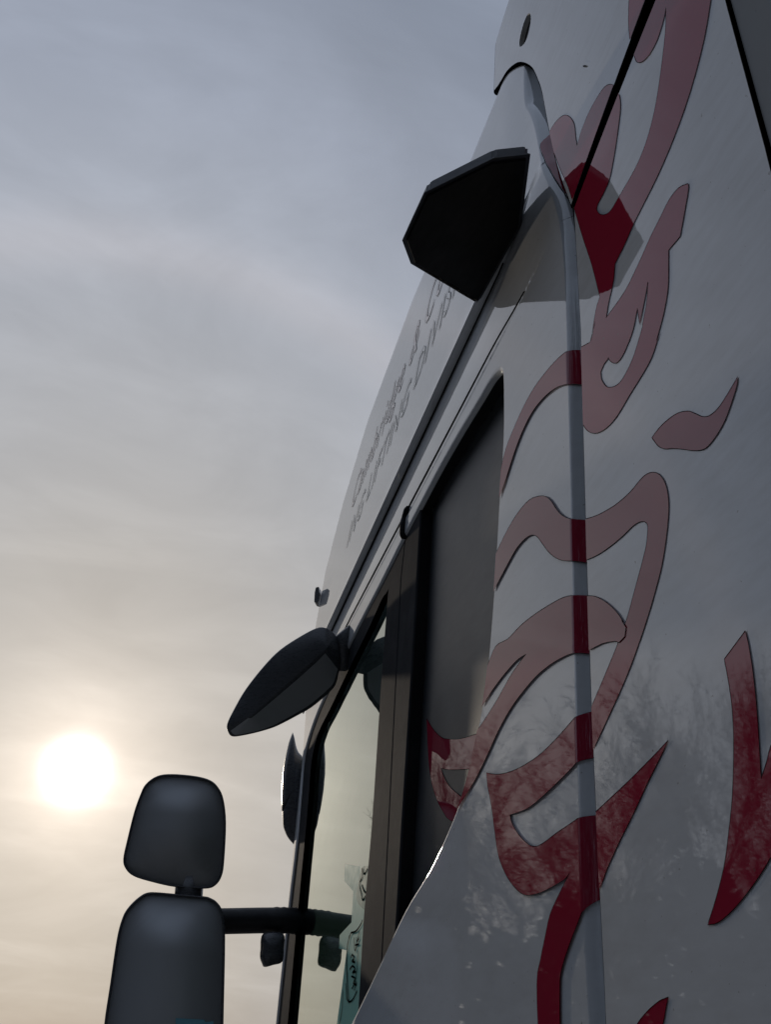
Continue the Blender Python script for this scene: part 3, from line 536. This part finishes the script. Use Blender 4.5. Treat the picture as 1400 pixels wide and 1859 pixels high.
# ---- painted vinyl swirls
def vinyl(name, key, surf, parent, clip, off=None, lab=None):
    off = off or (.0024 if surf is s_cab else .0007)
    loops = [smooth_corners(lp, 3, 42) for lp in D[key]]
    s = Sheet(); s.fill(loops, surf, off, .03, clip, extra if surf is s_cab else (), edge=.008)
    ed = Sheet()
    o = s.build(name, parent, [VINYL])
    for lp in loops:
        pts = resample(lp, .008)
        k = inside(pts, clip); run = []
        for p, q in zip(pts + pts[:1], list(k) + [k[0]]):
            if q: run.append(p)
            else:
                if len(run) > 2: ed.ribbon(run, surf, .0007, off + .0003, False)
                run = []
        if len(run) > 2: ed.ribbon(run, surf, .0007, off + .0003, False)
    if ed.f: ed.build('vinyl_edge_shade', parent, [VINYL_EDGE_SHADE])
    return o
CF, CD = [fair], [defl]
vinyl('vinyl_swirl', 'big_stroke', s_side, fairing, CF); vinyl('vinyl_swirl', 'big_stroke', s_side, deflector, CD)
for k in ('leaf_mark', 'loop_stroke', 'spear_stroke', 'fork_stroke', 'low_stroke'): vinyl('vinyl_swirl', k, s_side, fairing, CF)
vinyl('vinyl_swirl', 'hook_stroke', s_side, fairing, CF, .0014)
bound = [(.9, -1.0)] + [(3.9, -1.0), (3.9, 2.2), (.9, 2.2)]
class Two(list): pass
def inner(key):
    for i, k in enumerate(key): vinyl('vinyl_swirl', k, s_cab, side_panel, [outer, opening])
inner(('arc_stroke', 'wave_stroke', 'sweep_stroke', 'long_stroke'))
vinyl('vinyl_swirl', 'tip_mark', s_cab, band, [outer])
# ---- recessed blank behind the door
s = Sheet(); s.fill([[(1.25, .0), (2.13, .0), (2.13, 1.30), (1.25, 1.30)]], s_blank, 0, .04)
blank = s.build('window_blank', truck, [BLANK])
vinyl('vinyl_swirl', 'crescent_stroke', s_blank, blank, [[(1.25, .0), (2.13, .0), (2.13, 1.30), (1.25, 1.30)]])
# ---- door pillar, door frame, glass
sm = [tuple(p) for p in D['seam']]; pr = [tuple(p) for p in D['pillar_rear']]
gap = .006
post = [(y + 0, z) for y, z in pr][::-1]
post_loop = [(sm[0][0] - gap, 1.26)] + [(y - gap, z) for y, z in sm] + [(sm[-1][0] - gap, -.1), (pr[-1][0], -.1)] + post + [(pr[0][0], 1.26)]
s = Sheet(); s.fill([post_loop], s_frame, 0, .03, edge=.012); s.flange([(pr[0][0], 1.26)] + pr + [(pr[-1][0], -.1)], s_frame, 1, .006, .024, wall=1); s.flange([(y - gap, z) for y, z in sm], s_frame, -1, .002, .03, steps=3)
s.build('door_post', truck, [FRAME, RUBBER])
door = None
gt = [tuple(p) for p in D['glass_top']]; gr = [tuple(p) for p in D['glass_rear']]
gl_low = [(gr[-1][0] + .02, -.2), (3.79, -.33), (3.80, -.2)]
gt_s = spline(gt, 4, False)
gr_s = spline([(2.288, 1.168)] + gr, 3, False)
pane = gt_s + [(3.80, -.2), (3.79, -.33)] + [(gr[-1][0] + .02, -.33)] + gr_s[::-1]
fo = [(y + gap, z) for y, z in sm]
frame_loop = [(sm[0][0] + gap, 1.262)] + [(2.6, 1.262), (3.2, 1.245), (3.5, 1.215), (3.66, 1.17), (3.72, 1.09), (3.725, .8), (3.79, .57), (3.83, .37), (3.86, .18), (3.87, -.4), (fo[-1][0], -.4)] + fo[::-1]
s = Sheet(); s.fill([frame_loop, pane], s_frame, .0, .03, edge=.01)
s.flange(gt_s, s_frame, -1, .003, .016); s.flange(gr_s, s_frame, 1, .004, .016); s.flange(fo, s_frame, 1, .004, .03)
door = s.build('door_frame', truck, [FRAME])
s = Sheet(); s.fill([[(2.2, -.35), (3.88, -.35), (3.80, 1.10), (3.66, 1.22), (2.2, 1.25)]], s_glass, 0, .06)
glass = s.build('door_glass', truck, [GLASS])
# dark seal round the glass
s = Sheet(); s.ribbon(gt_s, lambda y, z: .5212, .018, .0, False); s.build('glass_seal', door, [RUBBER])
# joint backing behind the door seam
s = Sheet(); s.ribbon([(y, z) for y, z in sm] + [(sm[-1][0] + .01, -.1)], lambda y, z: .53, .03, 0, False); s.build('door_joint', door, [RUBBER])
# weather strip end at the top of the door joint
cvl = D['cover_line']
pod('joint_cap', [(s_cab(y, z) - .008, y, z) for y, z in [(2.098, 1.312), (2.108, 1.30), (2.112, 1.27), (2.116, 1.24), (2.110, 1.222), (2.102, 1.225), (2.098, 1.25), (2.090, 1.285), (2.086, 1.308)]], (-1, 0, 0), side_panel, RUBBER, [(-.02, 1.0), (-.002, 1.0)], [(.004, .8), (.006, .4)], sub=3)
# sticker on the glass
stl = [tuple(p) for p in D['sticker']]
s = Sheet(); s.fill([stl], s_glass, .0012, .03, edge=.012); s.fill([spline(D['sticker_ring'], 3)], s_glass, .0020, .03, edge=.01, clip=[stl], mat=2)
for lp in D['sticker_lines']: s.ribbon(spline(lp, 4, False), s_glass, .0045, .0028, False, mat=1, step=.008)
s.build('window_sticker', glass, [STICK, INK, STICK2])
# ---- rest of the cab shell
box('rear_wall', .62, 3.05, 1.22, 1.27, -1.0, 2.2, truck, INTERIOR)
rv = []; rf = []; ys = list(np.arange(1.215, 3.79, .1)) + [3.79]
for y in ys:
    zt = roof_bend(y) + .2; x0 = s_cab(y, zt)
    for k in range(9):
        f = k / 8; rv.append((x0 + f * (3.5 - 2 * x0), y, zt + .12 * math.sin(math.pi * f) ** .5))
for i in range(len(ys) - 1):
    for k in range(8): rf.append((i * 9 + k, i * 9 + k + 1, i * 9 + k + 10, i * 9 + k + 9))
mesh_from('roof', rv, rf, truck, [PAINT])
fv = []; ff2 = []; zs = list(np.arange(-1.0, 2.06, .1))
for z in zs:
    y = front_edge(z); x0 = s_cab(y, z)
    for k in range(13):
        f = k / 12; fv.append((x0 + f * (3.5 - 2 * x0), y + .30 * math.sin(math.pi * f) ** .7, z))
fm = []
for i in range(len(zs) - 1):
    for k in range(12):
        ff2.append((i * 13 + k, i * 13 + k + 1, i * 13 + k + 14, i * 13 + k + 13)); fm.append(1 if 0 <= zs[i] < 1.15 else 0)
mesh_from('cab_front', fv, ff2, truck, [PAINT, GLASS], fmats=fm)
sv = [(3.0, 1.25, -1), (3.0, 3.9, -1), (3.0, 3.9, -.1), (3.0, 1.25, -.1), (3.0, 3.85, 1.15), (3.0, 2.4, 1.15), (3.0, 2.4, -.1), (3.0, 1.25, 2.3), (3.0, 3.8, 2.1), (3.0, 1.25, 1.15), (3.0, 3.8, 1.15)]
mesh_from('far_side', sv, [(0, 1, 2, 3), (3, 6, 5, 9), (9, 10, 8, 7)], truck, [PAINT], smooth=False)
mesh_from('far_window_blocker', [(3.0, 2.4, -.1), (3.0, 3.9, -.1), (3.0, 3.85, 1.15), (3.0, 2.4, 1.15)], [(0, 1, 2, 3)], truck, [INTERIOR])  # opaque sheet added over the far window to keep the cab interior dark
mesh_from('cab_floor', [(.52, 1.25, -.95), (3.0, 1.25, -.95), (3.0, 3.9, -.95), (.52, 3.9, -.95)], [(0, 1, 2, 3)], truck, [INTERIOR])
# ---- black faceted housing on the roof side
bf = [Vector(p) for p in D['box_face']]; ex = Vector((.004, .004, .036)); bn = Vector(D['box_n'])
cen = sum(bf, Vector()) / len(bf); nb = len(bf)
V = [tuple(p) for p in bf] + [tuple(p + ex) for p in bf] + [tuple(cen.lerp(p + ex * 2.0, .72)) for p in bf]
F = [tuple(range(nb))] + [(i, (i + 1) % nb, nb + (i + 1) % nb, nb + i) for i in range(nb)] + [(nb + i, nb + (i + 1) % nb, 2 * nb + (i + 1) % nb, 2 * nb + i) for i in range(nb)] + [tuple(range(3 * nb - 1, 2 * nb - 1, -1))]
hb = mesh_from('marker_housing', V, F, truck, [BOXEDGE], smooth=False)
bm = bmesh.new(); bm.from_mesh(hb.data); bmesh.ops.bevel(bm, geom=bm.edges[:], offset=.005, segments=3, affect='EDGES'); bmesh.ops.recalc_face_normals(bm, faces=bm.faces); bm.to_mesh(hb.data); bm.free()
hb['label'] = 'black faceted lamp housing jutting from the roof side'
mesh_from('housing_cover', [tuple(cen.lerp(p, .965) + bn * .004) for p in bf] + [tuple(cen.lerp(p, .975) - bn * .001) for p in bf], [tuple(range(nb))] + [(i, (i + 1) % nb, nb + (i + 1) % nb, nb + i) for i in range(nb)], hb, [BOXBLACK], smooth=False)
a, b = bf[4], bf[5]
off = Vector((0, -.004, -.012))
s_v = [tuple(a.lerp(b, .02)), tuple(a.lerp(b, .98)), tuple(a.lerp(b, .98) + off * .9), tuple(a.lerp(b, .7) + off), tuple(a.lerp(b, .02) + off * .3)]
mesh_from('housing_lens', s_v + [tuple(Vector(v) + ex * .5) for v in s_v], [(0, 1, 2, 3, 4)] + [(i, (i + 1) % 5, 5 + (i + 1) % 5, 5 + i) for i in range(5)], hb, [LENS], smooth=False)
# ---- wide mirrors on the front pillar
RB = [(-.105, .25), (-.10, .55), (-.085, .80), (-.055, .95), (-.02, 1.0)]; RF = [(.0, 1.0), (.004, .985), (.005, .965), (.0, .955), (-.004, .95)]
mu = D['mirror_upper']; ml = D['mirror_lower']
def mid(pts, f): return tuple(sum((Vector(p) for p in pts), Vector()) / len(pts) + Vector(f))
cu = mid(mu, (0, 0, 0)); cl_ = mid(ml, (0, 0, 0))
mroot = pod('side_mirror', ml, D['mirror_ln'], truck, BLACK, RB, RF, ((cl_[0], cl_[1], cl_[2] + .11), (cl_[0], cl_[1], cl_[2] - .11))); mroot['label'] = 'large main mirror head below the wide angle mirror'
plate('mirror_glass', ml, D['mirror_ln'], -.001, .952, mroot, MIRROR, ((cl_[0], cl_[1], cl_[2] + .11), (cl_[0], cl_[1], cl_[2] - .11)))
lb = D['mirror_label']; mesh_from('mirror_label', [tuple(Vector(p) + Vector(D['mirror_ln']) * .003) for p in lb], [tuple(range(len(lb)))], mroot, [LABEL], smooth=False)
mup = pod('wide_angle_mirror', mu, D['mirror_n'], truck, BLACK, RB, RF, ((cu[0], cu[1], cu[2] + .04), (cu[0], cu[1], cu[2] - .04))); mup['label'] = 'upper wide angle mirror head on the door mirror stalk'
plate('mirror_glass', mu, D['mirror_n'], -.001, .952, mup, MIRROR, ((cu[0], cu[1], cu[2] + .04), (cu[0], cu[1], cu[2] - .04)))
nk = [Vector(p) for p in D['neck']]
tube('mirror_neck', [tuple((nk[0] + nk[1]) / 2 + Vector((0, .05, .03))), tuple((nk[2] + nk[3]) / 2 + Vector((0, .05, -.03)))], .047, mroot, BLACK)
ap = spline(D['arm'], 6, False)
tube('mirror_arm', ap + [tuple(Vector(ap[-1]) + Vector((.04, .02, 0)))], [.041 + (.0022 if (i % 2 and i > 14) else 0) for i in range(len(ap) + 1)], truck, ARM, 20)
dr = D['drop']; pod('arm_lamp', dr, (0, -1, 0), truck, BLACK, [(-.05, .3), (-.045, .7), (-.03, .93)], [(0, 1.0), (.02, .9), (.032, .6), (.036, .2)])
# ---- kerb mirror above the door
kb = D['kerb']; kn = Vector(D['kerb_n']); ks = D['kerb_spine']
km = pod('kerb_mirror', kb, kn, truck, BLACK, [(-.10, .10), (-.094, .35), (-.075, .65), (-.045, .87), (-.018, .97)], [(0, 1.0), (.004, .985), (.006, .96), (.05, .03)], ks, keep=60); km['label'] = 'leaf shaped black kerb mirror above the door'
lowk = spline([tuple(p) for p in kb[1:13]], 3, False); sa, sb = Vector(ks[0]), Vector(ks[1]); gv2 = []; gf2 = []
for p in lowk:
    p = Vector(p); t_ = min(1, max(0, (p - sa).dot(sb - sa) / (sb - sa).length_squared)); q = sa.lerp(sb, t_)
    for f in (.10, .5, .90): gv2.append(tuple(q.lerp(p, f) + kn * (.05 - .046 * f + .0045)))
for i in range(len(lowk) - 1):
    for k in range(2): gf2.append((i * 3 + k, i * 3 + k + 1, i * 3 + k + 4, i * 3 + k + 3))
mesh_from('mirror_glass', gv2, gf2, km, [MIRROR])
br = [Vector(p) for p in D['kerb_bracket']]
pod('mirror_bracket', br, kn, km, BLACK, [(-.06, .9), (-.05, 1.0)], [(-.004, 1.0), (.004, .93)], keep=30, sub=3)
# ---- front mirror at the windscreen corner
fmr = D['front_mirror']
fo_ = pod('front_mirror', fmr, (0, -1, 0), truck, BLACK, [(-.09, .35), (-.075, .7), (-.045, .92), (-.015, 1.0)], [(0, 1.0), (.012, .94), (.03, .72), (.04, .35), (.042, .1)], keep=60); fo_['label'] = 'slim black front mirror at the windscreen corner'
# ---- small marker lamp at the roof front
mk = [Vector(p) for p in D['marker']]; mo = mesh_from('roof_marker', [tuple(p) for p in mk] + [tuple(p + Vector((.02, .05, .004))) for p in mk], [tuple(range(6)), tuple(range(11, 5, -1))] + [(i, (i + 1) % 6, 6 + (i + 1) % 6, 6 + i) for i in range(6)], truck, [BLACK], smooth=False)
# ---- lettering on the roof side
def text_mesh(txt, size):
    cu_ = bpy.data.curves.new('t', 'FONT'); cu_.body = txt; cu_.size = size; cu_.shear = .25; cu_.resolution_u = 3; cu_.space_character = 1.1
    to = bpy.data.objects.new('t', cu_); COL.objects.link(to); bpy.context.view_layer.update()
    me = bpy.data.meshes.new_from_object(to.evaluated_get(bpy.context.evaluated_depsgraph_get()))
    bm = bmesh.new(); bm.from_mesh(me); bmesh.ops.remove_doubles(bm, verts=bm.verts, dist=1e-5)
    bpy.data.objects.remove(to); bpy.data.meshes.remove(me); bpy.data.curves.remove(cu_); return bm
def xmax(bm): return max((v.co.x for v in bm.verts), default=0)
def lettering(txt, y0, y1, z0, size, fill):
    whole = text_mesh(txt, size); stretch = (y0 - y1) / xmax(whole); whole.free()
    for i, ch in enumerate(txt):
        if ch == ' ': continue
        pre = text_mesh(txt[:i + 1], size); bm = text_mesh(ch, size); dx = xmax(pre) - xmax(bm); pre.free()
        s = Sheet()
        def pos(v): return (y0 - (v.x + dx) * stretch, z0 + v.y)
        for e in bm.edges:
            if len(e.link_faces) != 1: continue
            a, b = pos(e.verts[0].co), pos(e.verts[1].co)
            if (Vector(a) - Vector(b)).length > 1e-4: s.ribbon([a, b], s_cab, .0013, .0022, False, mat=0, step=.05)
        base = len(s.v); bm.verts.index_update()
        for v in bm.verts: y, z = pos(v.co); nn = normal_of(s_cab, y, z); s.v.append((s_cab(y, z) + nn.x * .0012, y, z)); s.n.append(nn)
        for f in bm.faces: s.f.append(tuple(base + v.index for v in f.verts)); s.m.append(1)
        bm.free(); s.build('letter', roof_side, [LETTER, fill])
PALE = paint('letter_fill', (.70, .60, .63), (.5, .45, .45))
lettering('ING LIFTING DIVISION', 3.10, 1.44, 1.715, .145, PAINT)
lettering('Cambridge & Co', 3.16, 1.86, 1.905, .20, PALE)
# ---------------------------------------------------------------- trees round the yard (seen mirrored in the paint)
def grow(seed, height):
    rnd = random.Random(seed); wood = ([], []); twig = ([], [])
    def seg_tube(buf, a, b, ra, rb, k):
        V, F = buf; t = (b - a).normalized(); u = t.orthogonal().normalized(); w = t.cross(u); base = len(V)
        for p, r in ((a, ra), (b, rb)):
            for i in range(k): th = 2 * math.pi * i / k; V.append(tuple(p + u * math.cos(th) * r + w * math.sin(th) * r))
        for i in range(k): F.append((base + i, base + (i + 1) % k, base + k + (i + 1) % k, base + k + i))
    def branch(p, d, ln, r, lev):
        n = 4 if lev < 2 else 3; pts = [p]
        for i in range(n):
            d = (d + Vector((rnd.uniform(-1, 1), rnd.uniform(-1, 1), rnd.uniform(-.5, .8))) * (.16 if lev == 0 else .28)).normalized()
            q = p + d * ln / n; r2 = r * (.80 if lev < 3 else .7); seg_tube(wood if lev < 2 else twig, p, q, r, r2, 7 if lev == 0 else 5 if lev < 2 else 3); p, r = q, r2
            if lev < 5 and (lev > 0 or i > 0):
                for _ in range(2 if lev < 4 else 2):
                    ax = Vector((rnd.uniform(-1, 1), rnd.uniform(-1, 1), rnd.uniform(-1, 1))).normalized()
                    nd = (d + ax * rnd.uniform(.55, 1.05) + Vector((0, 0, .15))).normalized(); branch(p, nd, ln * rnd.uniform(.45, .68), max(r * rnd.uniform(.45, .65), .006), lev + 1)
    branch(Vector((0, 0, -.1)), Vector((0, 0, 1)), height * .55, height * .022, 0)
    return wood, twig
def wmesh(name, buf): 
    me = bpy.data.meshes.new(name); me.from_pydata(buf[0], [], buf[1]); me.update(); return me
kinds = []
for sd in (3, 11, 27):
    w, tw = grow(sd, 9.0); a, b = wmesh('trunk', w), wmesh('crown', tw); a.materials.append(BARK); b.materials.append(TWIG); kinds.append((a, b))
rnd = random.Random(5)
spots = []
for i, az in enumerate((-19.5, -22.5, -30, -33, -38, -46, -57, -70, -85, -103, -122, -143, -163, 176)):
    dist = (38, 34, 24, 26, 25, 27, 24, 25, 26, 24, 27, 25, 26, 24)[i]; spots.append((dist * math.sin(R(az)), dist * math.cos(R(az)), i))
where = ['nearest the front of the yard', 'second along the yard edge from the front', 'third along the yard edge from the front', 'fourth along the yard edge from the front', 'fifth along the yard edge from the front', 'sixth along the yard edge from the front', 'seventh along the yard edge from the front', 'eighth along the yard edge from the front', 'ninth along the yard edge from the front', 'tenth along the yard edge from the front', 'eleventh along the yard edge from the front', 'twelfth along the yard edge from the front', 'thirteenth along the yard edge from the front', 'last along the yard edge behind the truck']
for x, y, i in spots:
    t_ = bpy.data.objects.new('bare_tree', None); COL.objects.link(t_); t_.location = (x, y, 0); t_.rotation_euler = (0, 0, rnd.uniform(0, 6.28)); sc_ = rnd.uniform(.85, 1.15) * (1.4, 1.25)[i] if i < 2 else rnd.uniform(.85, 1.15); t_.scale = (sc_,) * 3
    t_['label'] = 'bare winter tree mirrored in the paint, ' + where[i]; t_['category'] = 'tree'; t_['group'] = 'bare trees along the yard edge'
    a, b = kinds[i % 3]
    for nm, me in (('trunk', a), ('crown', b)): c = bpy.data.objects.new(nm, me); COL.objects.link(c); c.parent = t_
# evergreen leaf band below the trees; taller beside and behind, added to block skylight
hv = []; hf = []; rr = random.Random(9)
for i in range(46000):
    deg = -9.8 - 180.2 * rr.random(); az = R(deg); dist = 28.5 + rr.uniform(-1.2, 1.2)
    h = interp(-deg, [(9.8, 1.6), (11.5, 4.2), (14, 6.2), (18, 6.0), (24, 6.6), (60, 7.2), (70, 21), (132, 22), (150, 20), (190, 20)])
    top_ = h * (1 + .10 * math.sin(az * 23.3) + .08 * math.sin(az * 51.1 + 1) + .06 * math.sin(az * 117))
    z = top_ * rr.random() ** .8; c = Vector((dist * math.sin(az), dist * math.cos(az), z)); u = Vector((rr.uniform(-1, 1), rr.uniform(-1, 1), rr.uniform(-1, 1))).normalized(); w = u.orthogonal().normalized(); s_ = rr.uniform(.16, .34) * (1 if h < 8 else 1.7); b = len(hv)
    hv += [tuple(c + u * s_), tuple(c + w * s_ * .6), tuple(c - u * s_), tuple(c - w * s_ * .6)]; hf.append((b, b + 1, b + 2, b + 3))
hd = mesh_from('sky_blocking_hedge', hv, hf, None, [LEAF], world=True, smooth=False); hd['kind'] = 'stuff'; hd['label'] = 'dark evergreens along the yard edge, with an unseen tall stretch added to block skylight'; hd['category'] = 'sky_blocking_hedge'
